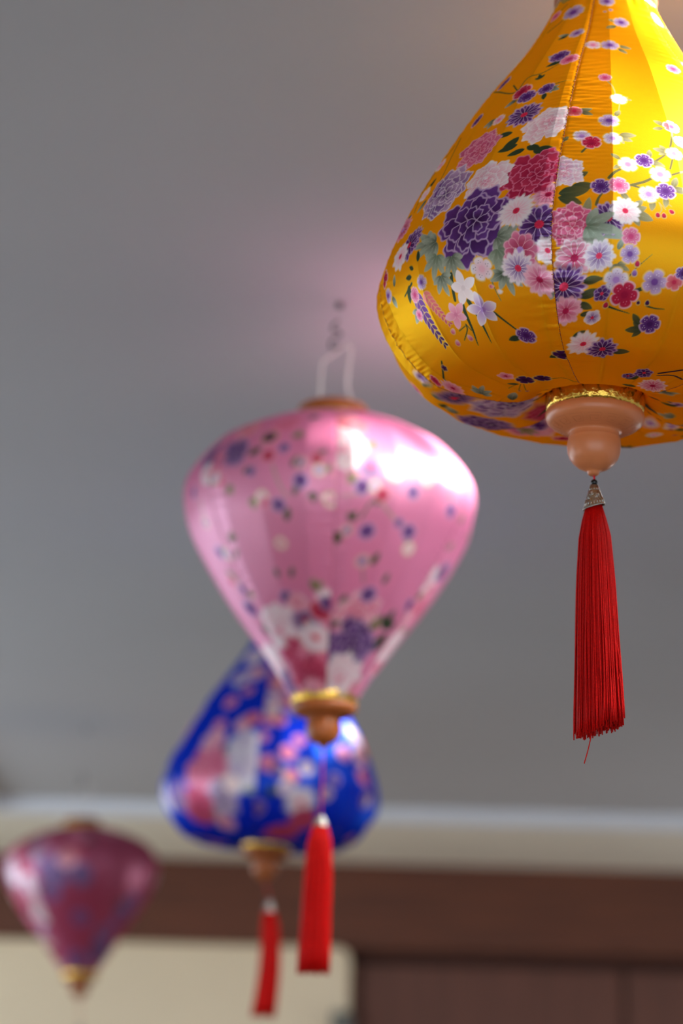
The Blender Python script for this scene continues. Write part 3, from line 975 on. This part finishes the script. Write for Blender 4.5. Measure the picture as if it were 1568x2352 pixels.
# ------------------------------------------------------------------ where the print's flowers sit (crop x, y, radius, turn, colours)
Y1 = [  # upper part of the yellow lantern, crop origin (860, 0)
    ('stroke', [(600, 470), (700, 470), (770, 400), (850, 370), (960, 310)], 9, 6, 'leafD'), ('stroke', [(700, 520), (800, 470), (900, 430), (1020, 405)], 6, 4, 'leafD'),
    ('stroke', [(700, 430), (725, 460)], 8, 6, 'leafD'), ('stroke', [(880, 170), (960, 100), (1000, 40)], 7, 5, 'leafD'), ('stroke', [(850, 180), (900, 110), (980, 20)], 6, 6, 'leafD'),
    ('stroke', [(430, 700), (380, 790), (330, 900), (260, 1000)], 9, 6, 'leafD'), ('stroke', [(400, 740), (320, 850), (250, 960), (190, 1080)], 8, 5, 'leafD'),
    ('stroke', [(1180, 405), (1210, 440), (1225, 480)], 5, 5, 'oliveL'), ('stroke', [(1250, 480), (1245, 540), (1230, 600)], 4, 4, 'oliveL'), ('stroke', [(1210, 640), (1210, 690)], 5, 5, 'oliveL'),
    ('stroke', [(1510, 660), (1505, 720), (1500, 760)], 12, 10, 'olive'), ('stroke', [(1430, 820), (1475, 790), (1510, 760)], 12, 9, 'olive'), ('stroke', [(1500, 860), (1520, 800)], 11, 9, 'olive'),
    ('stroke', [(1195, 910), (1220, 880), (1265, 858)], 16, 11, 'olive'), ('stroke', [(1300, 945), (1370, 925), (1420, 905), (1500, 890), (1568, 878)], 16, 11, 'olive'), ('stroke', [(1310, 945), (1370, 960)], 14, 6, 'olive'),
    ('stroke', [(1125, 1040), (1135, 1010), (1155, 980)], 14, 8, 'olive'), ('stroke', [(1050, 770), (1080, 740)], 12, 8, 'olive'),
    ('stroke', [(1450, 1030), (1465, 1060), (1450, 1080)], 3, 3, 'oliveL'), ('stroke', [(1450, 1030), (1480, 1060)], 3, 3, 'oliveL'), ('stroke', [(1470, 1010), (1510, 1050)], 3, 3, 'oliveL'),
    ('leaf', 700, 670, 90, 190, 'dark'), ('leaf', 730, 690, 110, 240, 'dark'), ('leaf', 720, 730, 100, 200, 'dark'), ('leaf', 760, 750, 90, 200, 'dark'), ('leaf', 770, 740, 90, 340, 'dark'), ('leaf', 800, 760, 130, 350, 'dark'),
    ('leaf', 960, 300, 90, 210, 'dark'), ('leaf3', 840, 400, 50, 120, 'dark'), ('leaf3', 890, 450, 60, 340, 'leaf'), ('leaf', 720, 500, 80, 215, 'leaf'), ('leaf', 860, 470, 60, 290, 'dark'), ('leaf', 610, 600, 80, 215, 'leaf'), ('leaf', 600, 610, 60, 250, 'leaf'),
    ('leaf', 930, 290, 70, 160, 'leaf'), ('leaf', 990, 175, 60, 180, 'leaf'), ('leaf', 980, 180, 50, 215, 'dark'), ('leaf', 1240, 110, 55, 160, 'olive'), ('leaf', 1230, 130, 60, 200, 'olive'), ('leaf', 1240, 225, 70, 340, 'olive'), ('leaf', 1240, 240, 60, 310, 'olive'),
    ('leaf', 1040, 560, 70, 10, 'olive'), ('leaf', 1050, 565, 60, 330, 'olive'), ('leaf3', 1235, 700, 75, 340, 'olive'), ('leaf', 1240, 690, 85, 5, 'olive'), ('leaf3', 1260, 500, 45, 350, 'olive'), ('leaf', 1220, 590, 60, 60, 'olive'), ('leaf', 1480, 640, 65, 150, 'olive'), ('leaf', 1470, 650, 55, 195, 'olive'),
    ('leaf', 1250, 815, 55, 140, 'olive'), ('leaf', 1250, 840, 50, 220, 'olive'), ('leaf', 1400, 820, 80, 340, 'olive'), ('leaf', 1400, 800, 60, 80, 'olive'), ('leaf3', 1490, 770, 70, 170, 'olive'), ('leaf', 1250, 975, 70, 300, 'olive'), ('leaf', 1420, 1010, 70, 260, 'olive'), ('leaf', 1490, 1000, 65, 260, 'olive'), ('leaf', 1510, 960, 90, 350, 'olive'), ('leaf', 1520, 950, 70, 70, 'olive'),
    ('leaf', 960, 700, 70, 160, 'olive'), ('leaf', 985, 690, 60, 220, 'olive'), ('leaf', 1000, 950, 120, 5, 'od'), ('leaf', 930, 985, 150, 8, 'od'), ('leaf', 930, 1000, 120, 340, 'od'), ('leaf', 1000, 900, 90, 25, 'od'), ('fol', 1060, 1120, 140, 75, 'olive'), ('fol', 1080, 1160, 200, 350, 'sage'), ('leaf3', 1310, 1070, 110, 340, 'olive'), ('leaf', 1320, 1050, 70, 45, 'olive'),
    ('leaf', 250, 1010, 90, 230, 'leaf'), ('fol', 270, 1230, 130, 180, 'leaf'), ('fol', 660, 1170, 120, 300, 'leaf'), ('leaf', 180, 1090, 120, 240, 'leaf'), ('leaf', 300, 900, 90, 240, 'dark'),
    ('peony', 515, 755, 140, 60, 'mauve'), ('peony', 870, 625, 135, 150, 'white'), ('daisy', 880, 985, 85, 0, 'pink', 14), ('peony', 790, 880, 172, 80, 'crimson'), ('peony', 340, 980, 175, 60, 'purple2'), ('peony', 560, 905, 135, 20, 'white'),
    ('peony', 1010, 1130, 120, 0, 'rose'), ('peony', 960, 865, 105, 0, 'lavw'), ('daisy', 835, 1140, 120, 0, 'purple', 9), ('peony', 470, 1130, 220, 100, 'purple'), ('daisy', 712, 1068, 96, 10, 'white', 15),
    ('daisy', 755, 580, 95, 20, 'purple', 12), ('cherry', 745, 465, 58, 30, 'red'), ('cherry', 770, 488, 52, 10, 'purple'), ('cherry', 868, 450, 45, 40, 'purple'), ('cherry', 655, 425, 55, 0, 'purple'), ('cherry', 515, 612, 50, 20, 'purple'), ('cherry', 625, 605, 42, 20, 'pw'),
    ('cherry', 1010, 62, 62, 10, 'lav'), ('cherry', 920, 85, 40, 10, 'pink'), ('cherry', 1025, 165, 42, 0, 'lav'), ('cherry', 935, 285, 55, 20, 'purple'), ('cherry', 990, 300, 48, 50, 'pink'), ('cherry', 1255, 112, 45, 0, 'lav'), ('cherry', 1112, 222, 46, 20, 'pw'), ('cherry', 1195, 225, 52, 0, 'lav'),
    ('cherry', 1180, 5, 45, 0, 'lav'), ('bud', 1190, 50, 12, 0, 'lav'), ('bud', 1160, 55, 10, 0, 'lav'),
    ('cherry', 1168, 392, 34, 10, 'pink'), ('cherry', 1245, 500, 46, 15, 'white'), ('cherry', 1015, 562, 40, 0, 'coral'), ('cherry', 1192, 615, 55, 20, 'lav'), ('cherry', 1050, 688, 48, 0, 'lavw'), ('cherry', 1105, 722, 50, 35, 'red'), ('cherry', 1210, 705, 50, 0, 'lavw'), ('cherry', 1508, 645, 46, 20, 'coral'), ('cherry', 1560, 720, 42, 0, 'pink'),
    ('cherry', 1520, 782, 46, 10, 'lavw'), ('cherry', 1285, 838, 52, 30, 'pw'), ('cherry', 1370, 815, 48, 0, 'purple'), ('cherry', 1455, 888, 56, 10, 'pw'), ('cherry', 1150, 948, 50, 20, 'purple'), ('cherry', 1242, 946, 52, 0, 'pink'), ('cherry', 1395, 985, 54, 0, 'lavw'), ('cherry', 1482, 970, 52, 30, 'purple'), ('cherry', 1518, 352, 42, 0, 'pink'),
    ('daisy', 1185, 1112, 92, 90, 'purple', 11), ('daisy', 1272, 1072, 76, 0, 'white', 10), ('bud', 1442, 1105, 17, 90, 'red'), ('bud', 1480, 1105, 17, 90, 'red'), ('bud', 1525, 1085, 17, 130, 'red'),
    ('plum', 330, 840, 45, 0, 'pw'), ('plum', 245, 985, 50, 0, 'white'), ('daisy', 140, 1170, 80, 0, 'rose'), ('daisy', 195, 1215, 80, 0, 'purple'),
]
Y2 = [  # lower part, crop origin (860, 500)
    ('stroke', [(375, 280), (385, 350), (395, 420)], 22, 16, 'leafD'), ('stroke', [(420, 400), (455, 490), (490, 570), (520, 640)], 26, 4, 'leafD'), ('stroke', [(470, 420), (520, 500), (560, 570), (590, 630)], 24, 3, 'leafD'),
    ('stroke', [(605, 480), (660, 520), (740, 580)], 12, 8, 'leafD'), ('stroke', [(455, 535), (460, 570), (450, 615)], 7, 5, 'leafD'), ('stroke', [(455, 540), (485, 570)], 6, 4, 'leafD'), ('stroke', [(450, 545), (420, 570)], 6, 4, 'leafD'),
    ('stroke', [(330, 730), (340, 780), (355, 830)], 12, 12, 'leafD'), ('stroke', [(880, 820), (960, 815), (1030, 840)], 5, 3, 'leafD'), ('stroke', [(580, 300), (600, 350), (640, 420)], 6, 3, 'leaf'), ('stroke', [(180, 330), (165, 360), (140, 400)], 14, 8, 'leafD'),
    ('stroke', [(740, 840), (735, 880)], 4, 4, 'leafD'), ('stroke', [(755, 840), (770, 880)], 4, 4, 'leafD'), ('stroke', [(720, 840), (680, 865)], 4, 3, 'leafD'), ('stroke', [(1100, 320), (1170, 305)], 14, 10, 'olive'), ('stroke', [(1290, 300), (1340, 250), (1420, 180)], 6, 2, 'olive'),
    ('stroke', [(1170, 445), (1230, 465), (1295, 480)], 12, 3, 'leafD'), ('stroke', [(1390, 450), (1430, 460), (1475, 463)], 8, 3, 'leafD'), ('stroke', [(1320, 365), (1380, 350)], 20, 16, 'leafD'), ('stroke', [(1300, 560), (1340, 575)], 8, 6, 'leafD'), ('stroke', [(1450, 790), (1568, 775)], 14, 18, 'dark'), ('stroke', [(1440, 800), (1510, 800), (1568, 820)], 8, 12, 'dark'),
    ('fol', 300, 120, 130, 200, 'leaf'), ('fol', 300, 190, 130, 250, 'sage'), ('fol', 375, 190, 130, 275, 'leaf'), ('fol', 320, 290, 110, 280, 'leaf'), ('fol', 620, 90, 130, 330, 'leaf'), ('fol', 620, 150, 170, 300, 'sage'), ('fol', 660, 270, 120, 270, 'leaf'), ('leaf3', 640, 280, 80, 200, 'leaf'),
    ('leaf', 160, 340, 90, 250, 'dark'), ('leaf', 180, 300, 60, 170, 'dark'), ('leaf', 190, 260, 50, 150, 'dark'), ('leaf', 215, 220, 60, 90, 'dark'), ('leaf3', 210, 470, 80, 220, 'leaf'), ('leaf', 85, 400, 70, 290, 'leaf'), ('leaf', 90, 350, 60, 80, 'leaf'),
    ('leaf', 740, 600, 70, 190, 'dark'), ('leaf', 735, 590, 60, 300, 'dark'), ('leaf', 960, 700, 85, 190, 'dark'), ('leaf', 900, 350, 70, 240, 'leaf'), ('leaf', 1060, 320, 90, 10, 'od'), ('leaf', 1040, 400, 100, 20, 'od'), ('leaf', 1030, 430, 80, 340, 'od'), ('leaf', 1040, 490, 60, 10, 'od'), ('fol', 1080, 40, 170, 350, 'sage'), ('fol', 1230, 230, 80, 300, 'olive'), ('leaf', 1240, 160, 60, 70, 'sage'),
    ('leaf', 1000, 610, 70, 40, 'od'), ('leaf', 1200, 680, 90, 10, 'od'), ('leaf', 1130, 690, 70, 320, 'od'), ('leaf3', 1360, 560, 80, 190, 'od'), ('leaf', 1350, 540, 70, 130, 'od'), ('leaf3', 1330, 820, 70, 150, 'od'), ('leaf', 1380, 890, 70, 200, 'od'), ('leaf', 1330, 860, 80, 170, 'od'), ('leaf', 730, 840, 60, 150, 'od'), ('leaf', 1480, 880, 60, 290, 'od'),
    ('spike', 200, 390, 320, 282, 'purple'), ('spike', 250, 380, 220, 295, 'pink'), ('cherry', 195, 390, 40, 30, 'pink'), ('cherry', 235, 330, 40, 0, 'lav'), ('cherry', 215, 490, 30, 0, 'pink'), ('cherry', 70, 395, 40, 0, 'lav'), ('cherry', 50, 315, 50, 0, 'red'),
    ('daisy', 165, 135, 95, 0, 'purple', 9), ('daisy', 115, 195, 80, 0, 'white', 9), ('daisy', 125, 75, 70, 0, 'rose'),
    ('daisy', 880, 165, 70, 0, 'white', 10), ('daisy', 732, 160, 98, 100, 'rose', 7), ('daisy', 722, 250, 88, 0, 'lav', 13), ('daisy', 842, 310, 84, 20, 'pink', 11), ('daisy', 1020, 200, 100, 0, 'mauve', 9), ('daisy', 1145, 192, 78, 0, 'lav', 10), ('daisy', 960, 350, 112, 0, 'purple', 13), ('daisy', 970, 470, 80, 0, 'pink', 9),
    ('plum', 540, 262, 60, 100, 'white'), ('lily', 445, 358, 84, 20, 'white'), ('lily', 400, 490, 70, 250, 'pink'), ('lily', 548, 465, 86, 90, 'lav'), ('bud', 578, 350, 14, 0, 'pink'), ('bud', 612, 372, 15, 0, 'white'), ('bud', 390, 595, 18, 50, 'pink'), ('bud', 425, 650, 19, 70, 'pink'), ('bud', 495, 620, 19, 110, 'pink'),
    ('cherry', 768, 598, 48, 0, 'purple'), ('plum', 345, 768, 22, 0, 'dark'), ('cherry', 765, 818, 52, 0, 'dark'), ('cherry', 850, 812, 42, 0, 'dark'), ('cherry', 965, 705, 52, 0, 'dark'), ('daisy', 660, 798, 42, 0, 'pink', 5), ('bud', 730, 882, 12, 0, 'red'), ('bud', 770, 882, 12, 0, 'red'),
    ('plum', 1225, 312, 60, 20, 'lavw'), ('plum', 1275, 390, 66, 0, 'red'), ('plum', 1425, 322, 62, 0, 'lav'), ('plum', 1525, 330, 40, 0, 'coral'), ('plum', 1560, 280, 30, 0, 'purple'), ('daisy', 1158, 385, 42, 90, 'purple', 5), ('bud', 1172, 462, 18, 90, 'red'), ('bud', 1390, 448, 16, 90, 'dark'), ('bud', 1340, 445, 13, 90, 'dark'), ('daisy', 1105, 508, 40, 60, 'lav', 5),
    ('cherry', 1400, 540, 52, 0, 'purple'), ('daisy', 1060, 640, 78, 0, 'white', 12), ('daisy', 1155, 670, 75, 0, 'purple', 10), ('daisy', 1292, 805, 34, 90, 'purple', 5), ('daisy', 1370, 788, 52, 90, 'purple', 6), ('daisy', 1415, 855, 82, 0, 'mauve', 12), ('cherry', 1310, 95, 46, 0, 'pink'), ('cherry', 1305, 180, 50, 30, 'lav'), ('bud', 1340, 250, 18, 90, 'red'), ('bud', 1322, 295, 18, 90, 'lav'),
    ('cherry', 1545, 950, 40, 0, 'lav'),
    # underside, far panels
    ('leaf3', 290, 910, 90, 300, 'leaf'), ('leaf', 240, 850, 80, 330, 'leaf'), ('leaf', 420, 1000, 120, 20, 'leaf'), ('fol', 540, 900, 110, 20, 'leaf'), ('leaf', 700, 930, 120, 20, 'leaf'), ('leaf', 330, 960, 90, 330, 'dark'),
    ('peony', 560, 1055, 170, 0, 'purple'), ('peony', 660, 960, 190, 30, 'purple2'), ('daisy', 390, 870, 70, 0, 'pink', 12), ('daisy', 400, 918, 95, 0, 'purple', 9), ('peony', 800, 1070, 150, 0, 'pink'), ('peony', 870, 985, 110, 0, 'crimson'), ('cherry', 225, 815, 50, 0, 'lav'), ('cherry', 300, 835, 40, 0, 'red'), ('daisy', 740, 1140, 90, 0, 'rose'), ('cherry', 200, 880, 45, 0, 'pink'), ('cherry', 860, 1130, 60, 0, 'purple'),
]
K5 = [  # pink lantern, crop origin (380, 680)
    ('stroke', [(520, 820), (545, 900), (590, 980)], 7, 5, 'oliveL'), ('stroke', [(950, 1080), (1000, 1010), (1060, 970)], 9, 6, 'olive'), ('stroke', [(850, 970), (960, 960), (1040, 930)], 5, 4, 'oliveL'), ('stroke', [(1050, 1000), (1110, 1080), (1180, 1130)], 7, 5, 'oliveL'), ('stroke', [(1380, 930), (1400, 1050)], 8, 5, 'olive'), ('stroke', [(170, 1000), (200, 1100)], 6, 4, 'oliveL'),
    ('leaf3', 640, 690, 60, 90, 'olive'), ('leaf', 610, 830, 60, 60, 'od'), ('leaf', 780, 750, 45, 200, 'od'), ('leaf', 790, 860, 50, 80, 'olive'), ('leaf', 640, 915, 60, 250, 'od'), ('leaf', 370, 860, 60, 20, 'od'), ('leaf3', 210, 890, 55, 250, 'leaf'), ('leaf3', 300, 925, 55, 300, 'olive'), ('leaf3', 425, 980, 60, 270, 'olive'), ('leaf', 585, 1090, 70, 70, 'od'), ('leaf3', 715, 955, 50, 270, 'od'), ('leaf3', 930, 900, 60, 150, 'olive'), ('leaf', 1020, 1020, 70, 70, 'od'), ('leaf', 1250, 860, 110, 80, 'olive'), ('leaf3', 890, 1090, 55, 60, 'od'), ('leaf3', 850, 1160, 70, 220, 'od'), ('leaf', 1190, 1180, 55, 260, 'od'), ('leaf3', 325, 1195, 60, 80, 'od'), ('leaf', 340, 1280, 60, 60, 'od'), ('leaf', 1430, 1110, 60, 80, 'olive'), ('leaf', 1370, 1235, 60, 50, 'olive'), ('leaf', 1000, 1310, 70, 70, 'od'), ('leaf3', 1000, 740, 60, 60, 'olive'), ('leaf', 1460, 1190, 60, 80, 'olive'), ('leaf', 400, 770, 80, 20, 'od'), ('leaf3', 700, 590, 60, 0, 'dark'),
    ('peony', 400, 645, 75, 0, 'coral'), ('peony', 230, 765, 85, 0, 'purple'), ('peony', 335, 755, 85, 0, 'purple'), ('peony', 590, 615, 70, 0, 'rose'), ('daisy', 255, 805, 50, 0, 'rose'), ('daisy', 200, 860, 45, 0, 'white'), ('cherry', 505, 685, 42, 0, 'dark'), ('peony', 850, 610, 130, 0, 'coral'), ('peony', 855, 720, 140, 0, 'white'), ('cherry', 500, 772, 34, 0, 'red'), ('cherry', 576, 735, 28, 0, 'purple'), ('cherry', 655, 808, 26, 0, 'lav'), ('cherry', 732, 787, 30, 0, 'red'), ('cherry', 748, 842, 30, 0, 'lavw'), ('cherry', 658, 898, 38, 0, 'purple'), ('cherry', 415, 850, 24, 0, 'purple'), ('cherry', 270, 905, 34, 0, 'pink'), ('cherry', 240, 885, 30, 0, 'lavw'), ('cherry', 132, 955, 30, 0, 'purple'),
    ('cherry', 548, 1015, 36, 0, 'purple'), ('cherry', 470, 980, 34, 0, 'white'), ('cherry', 480, 1005, 28, 0, 'pink'), ('cherry', 800, 990, 38, 0, 'pw'), ('cherry', 957, 927, 42, 0, 'purple'), ('cherry', 1020, 925, 30, 0, 'lavw'), ('cherry', 1060, 967, 36, 0, 'red'), ('daisy', 1000, 825, 60, 0, 'purple'), ('cherry', 1120, 860, 44, 0, 'white'), ('cherry', 1330, 860, 40, 0, 'white'), ('cherry', 1280, 890, 36, 0, 'pw'), ('cherry', 1210, 955, 36, 0, 'purple'), ('cherry', 1392, 1045, 36, 0, 'purple'), ('cherry', 980, 1145, 40, 0, 'purple'), ('cherry', 885, 1140, 26, 0, 'lav'), ('cherry', 1140, 1105, 24, 0, 'purple'), ('cherry', 1185, 1145, 40, 0, 'purple'), ('cherry', 265, 1245, 34, 0, 'purple'), ('cherry', 195, 1105, 24, 0, 'lav'), ('cherry', 560, 1200, 30, 0, 'pw'), ('cherry', 1185, 1230, 34, 0, 'white'), ('cherry', 960, 1290, 32, 0, 'lav'), ('cherry', 1380, 880, 40, 0, 'pw'), ('cherry', 300, 1250, 30, 0, 'lavw'),
]
K6 = [  # pink lantern, crop origin (380, 1280)
    ('stroke', [(960, 60), (965, 120)], 6, 5, 'olive'), ('leaf', 550, 95, 50, 100, 'od'), ('leaf', 610, 95, 55, 70, 'od'), ('leaf3', 710, 145, 70, 20, 'olive'), ('leaf', 395, 170, 60, 330, 'olive'), ('leaf', 850, 250, 80, 90, 'od'), ('leaf3', 1065, 350, 110, 80, 'dark'), ('leaf3', 1000, 350, 80, 70, 'olive'), ('leaf', 800, 340, 90, 50, 'od'), ('leaf3', 640, 420, 70, 250, 'od'), ('leaf', 520, 410, 60, 200, 'dark'), ('leaf', 460, 330, 60, 280, 'dark'), ('leaf3', 780, 650, 70, 90, 'od'), ('leaf', 300, 60, 80, 280, 'olive'), ('leaf3', 1225, 190, 60, 30, 'olive'), ('leaf', 1150, 360, 70, 20, 'olive'), ('leaf', 1000, 460, 130, 60, 'dark'), ('leaf', 1060, 130, 60, 80, 'od'),
    ('cherry', 585, 192, 34, 0, 'purple'), ('cherry', 410, 245, 46, 0, 'purple'), ('cherry', 380, 155, 30, 0, 'purple'), ('cherry', 320, 120, 36, 0, 'pink'), ('peony', 940, 265, 115, 0, 'pink'), ('peony', 545, 335, 125, 0, 'white'), ('daisy', 680, 310, 68, 0, 'purple'), ('daisy', 800, 220, 60, 0, 'white'), ('peony', 640, 220, 50, 0, 'pink'), ('cherry', 755, 260, 58, 0, 'red'), ('cherry', 788, 228, 40, 0, 'purple'), ('peony', 640, 465, 90, 0, 'crimson'), ('peony', 725, 485, 90, 0, 'rose'), ('peony', 540, 515, 105, 0, 'white'), ('daisy', 728, 392, 78, 0, 'white'), ('peony', 895, 425, 145, 40, 'purple'), ('peony', 700, 565, 110, 0, 'crimson'), ('peony', 850, 570, 110, 0, 'white'), ('peony', 620, 620, 85, 0, 'purple'), ('peony', 725, 640, 55, 0, 'pink'), ('peony', 925, 650, 60, 0, 'pink'), ('cherry', 990, 182, 42, 0, 'purple'),
    ('peony', 1290, 110, 75, 0, 'white'), ('daisy', 1350, 75, 55, 0, 'purple'), ('daisy', 1290, 160, 50, 0, 'pink'), ('peony', 1240, 250, 90, 0, 'rose'), ('peony', 1095, 440, 100, 0, 'white'), ('peony', 1150, 320, 70, 0, 'pink'), ('daisy', 1030, 540, 60, 0, 'pink'), ('cherry', 1190, 235, 34, 0, 'purple'), ('cherry', 1000, 600, 40, 0, 'purple'),
]
BL = [  # blue lantern, crop origin (380, 1280)
    ('leaf3', 240, 960, 90, 30, 'dark'), ('leaf3', 130, 1070, 90, 90, 'dark'), ('fol', 380, 1130, 90, 60, 'sage'), ('fol', 260, 1250, 110, 200, 'dark'), ('leaf3', 510, 1160, 60, 90, 'dark'), ('leaf3', 560, 1050, 50, 0, 'leaf'), ('leaf3', 640, 1220, 80, 0, 'dark'), ('stroke', [(330, 800), (430, 790), (560, 790), (650, 770)], 8, 6, 'leaf'),
    ('peony', 430, 485, 55, 0, 'white'), ('peony', 445, 560, 50, 0, 'pink'), ('peony', 520, 600, 75, 0, 'coral'), ('daisy', 365, 590, 45, 0, 'lav'), ('cherry', 400, 645, 26, 0, 'pink'), ('cherry', 315, 705, 38, 0, 'pink'), ('peony', 375, 810, 44, 0, 'pink'), ('cherry', 425, 785, 40, 0, 'coral'), ('cherry', 485, 790, 38, 0, 'pink'), ('cherry', 550, 790, 34, 0, 'coral'), ('cherry', 262, 812, 34, 0, 'pink'), ('daisy', 500, 700, 50, 0, 'white'), ('daisy', 590, 700, 55, 0, 'pink'), ('cherry', 520, 745, 34, 0, 'white'),
    ('peony', 230, 895, 75, 0, 'pink'), ('peony', 380, 905, 80, 0, 'grey'), ('peony', 350, 1020, 125, 0, 'grey'), ('peony', 195, 1035, 130, 0, 'rose'), ('peony', 270, 1170, 90, 0, 'purple2'), ('peony', 155, 1205, 105, 0, 'crimson'), ('peony', 55, 1160, 80, 0, 'purple'), ('cherry', 500, 1000, 44, 0, 'pink'), ('cherry', 545, 1030, 30, 0, 'purple'), ('cherry', 597, 950, 40, 0, 'pink'), ('cherry', 650, 890, 28, 0, 'pink'), ('cherry', 690, 1025, 34, 0, 'lavw'), ('cherry', 615, 1065, 34, 0, 'coral'), ('cherry', 590, 1120, 40, 0, 'lavw'), ('daisy', 660, 1190, 70, 0, 'white'), ('daisy', 290, 1290, 46, 0, 'pink'), ('peony', 560, 1345, 80, 0, 'crimson'), ('peony', 670, 1275, 70, 0, 'crimson'), ('cherry', 440, 1220, 40, 0, 'purple'),
    ('cherry', 870, 950, 44, 0, 'pink'), ('peony', 950, 975, 60, 0, 'pink'), ('cherry', 965, 1070, 44, 0, 'coral'), ('daisy', 920, 870, 55, 0, 'white'), ('cherry', 1000, 1150, 40, 0, 'purple'), ('cherry', 830, 1080, 30, 0, 'purple'), ('cherry', 790, 1150, 30, 0, 'lav'), ('cherry', 470, 870, 30, 0, 'pink'), ('cherry', 320, 1100, 40, 0, 'white'),
]
MV = [  # mauve lantern, crop origin (0, 1750)
    ('leaf3', 380, 370, 70, 90, 'dark'), ('leaf3', 190, 540, 60, 270, 'dark'), ('leaf3', 560, 620, 60, 270, 'dark'),
    ('peony', 150, 390, 70, 0, 'purple2'), ('peony', 230, 400, 60, 0, 'mauve'), ('peony', 310, 390, 66, 0, 'crimson'), ('peony', 240, 480, 85, 0, 'purple'), ('peony', 365, 505, 55, 0, 'purple'), ('peony', 300, 430, 45, 0, 'coral'), ('peony', 190, 330, 55, 0, 'crimson'), ('daisy', 230, 580, 45, 0, 'purple'), ('peony', 350, 330, 60, 0, 'mauve'), ('peony', 440, 850, 70, 0, 'purple'), ('daisy', 470, 770, 45, 0, 'purple'), ('daisy', 345, 890, 45, 0, 'purple'), ('daisy', 365, 700, 36, 0, 'purple'), ('peony', 165, 740, 50, 0, 'purple2'), ('daisy', 590, 640, 50, 0, 'purple'), ('peony', 470, 310, 60, 0, 'mauve'), ('daisy', 545, 690, 40, 0, 'purple'),
]
SC1, SC2, SC5, SC7 = 1568 / 708, 1568 / 708, 1568 / 740, 1568 / 800
GROUP = 'floral satin lanterns hanging in a row'

lantern('silk_lantern', 'yellow satin onion-shaped lantern printed with peonies, with a tan finial and red tassel', GROUP,
        (1366, 938), 1.913, (1390, 22), ONION, (-80, -11.5, 47, 119, 175, 228), 3.0, (246, 188, 14),
        (.0005, .0005, .0013, .002, .002, .002), [(860, 0, SC1, Y1), (860, 500, SC2, Y2)], M['tan'],
        dict(pts=[(1364, 1108), (1364, 1166), (1376, 1682)], w=(20, 44, 58), bead=True, tilt=.30, cap_w=.0086, n=330, skew=.035, sr=.00055,
             loose=[[(1356, 1650), (1357, 1690), (1350, 1725), (1341, 1757)], [(1402, 1420), (1416, 1490), (1424, 1540), (1416, 1580), (1425, 1640)]]), 3,
        pucker=1.25, stitched=(0, 1, 2))
lantern('silk_lantern', 'pale pink satin lantern with broad shoulders, hanging beside the yellow lantern', GROUP,
        (745, 1612), 2.85, (764, 950), BALLOON, (-54, 2, 62, 122, 182, 244), 8.0, (226, 164, 194),
        (.0016, .0016, .0016, .0024, .004, .0024), [(380, 680, SC5, K5), (380, 1280, SC5, K6)], M['brown'],
        dict(pts=[(737, 1868), (736, 1897), (720, 2237)], w=(18, 33, 37), n=200, sr=.0007, seg=9, skew=.0, cap_w=.0088), 11, pucker=.8, crease=.75)
lantern('silk_lantern', 'royal blue satin onion-shaped lantern half hidden behind the pink lantern', GROUP,
        (612, 1945), 3.872, (648, 1445), ONION, (-70, -8, 50, 112, 175, 232), 5.0, (18, 66, 196),
        (.002, .002, .002, .0035, .004, .0035), [(380, 1280, SC5, BL)], M['brown'],
        dict(pts=[(619, 2062), (618, 2094), (603, 2336)], w=(15, 22, 28), n=160, sr=.0009, seg=8, bow=.006, cap_w=.0092), 23, pucker=.8)
lantern('silk_lantern', 'dusky mauve satin lantern tapering to a point, before the pale board', GROUP,
        (183, 2240), 5.7, (188, 1893), DIAMOND, (-40, 20, 80, 140, 200, 260), 2.0, (172, 96, 124),
        (.003, .003, .003, .004, .005, .004), [(0, 1750, SC7, MV)], M['brown'],
        dict(pts=[(184, 2352), (184, 2374), (180, 2545)], w=(10, 16, 20), n=140, sr=.0010, seg=7, cap_w=.009), 37, pucker=.8)
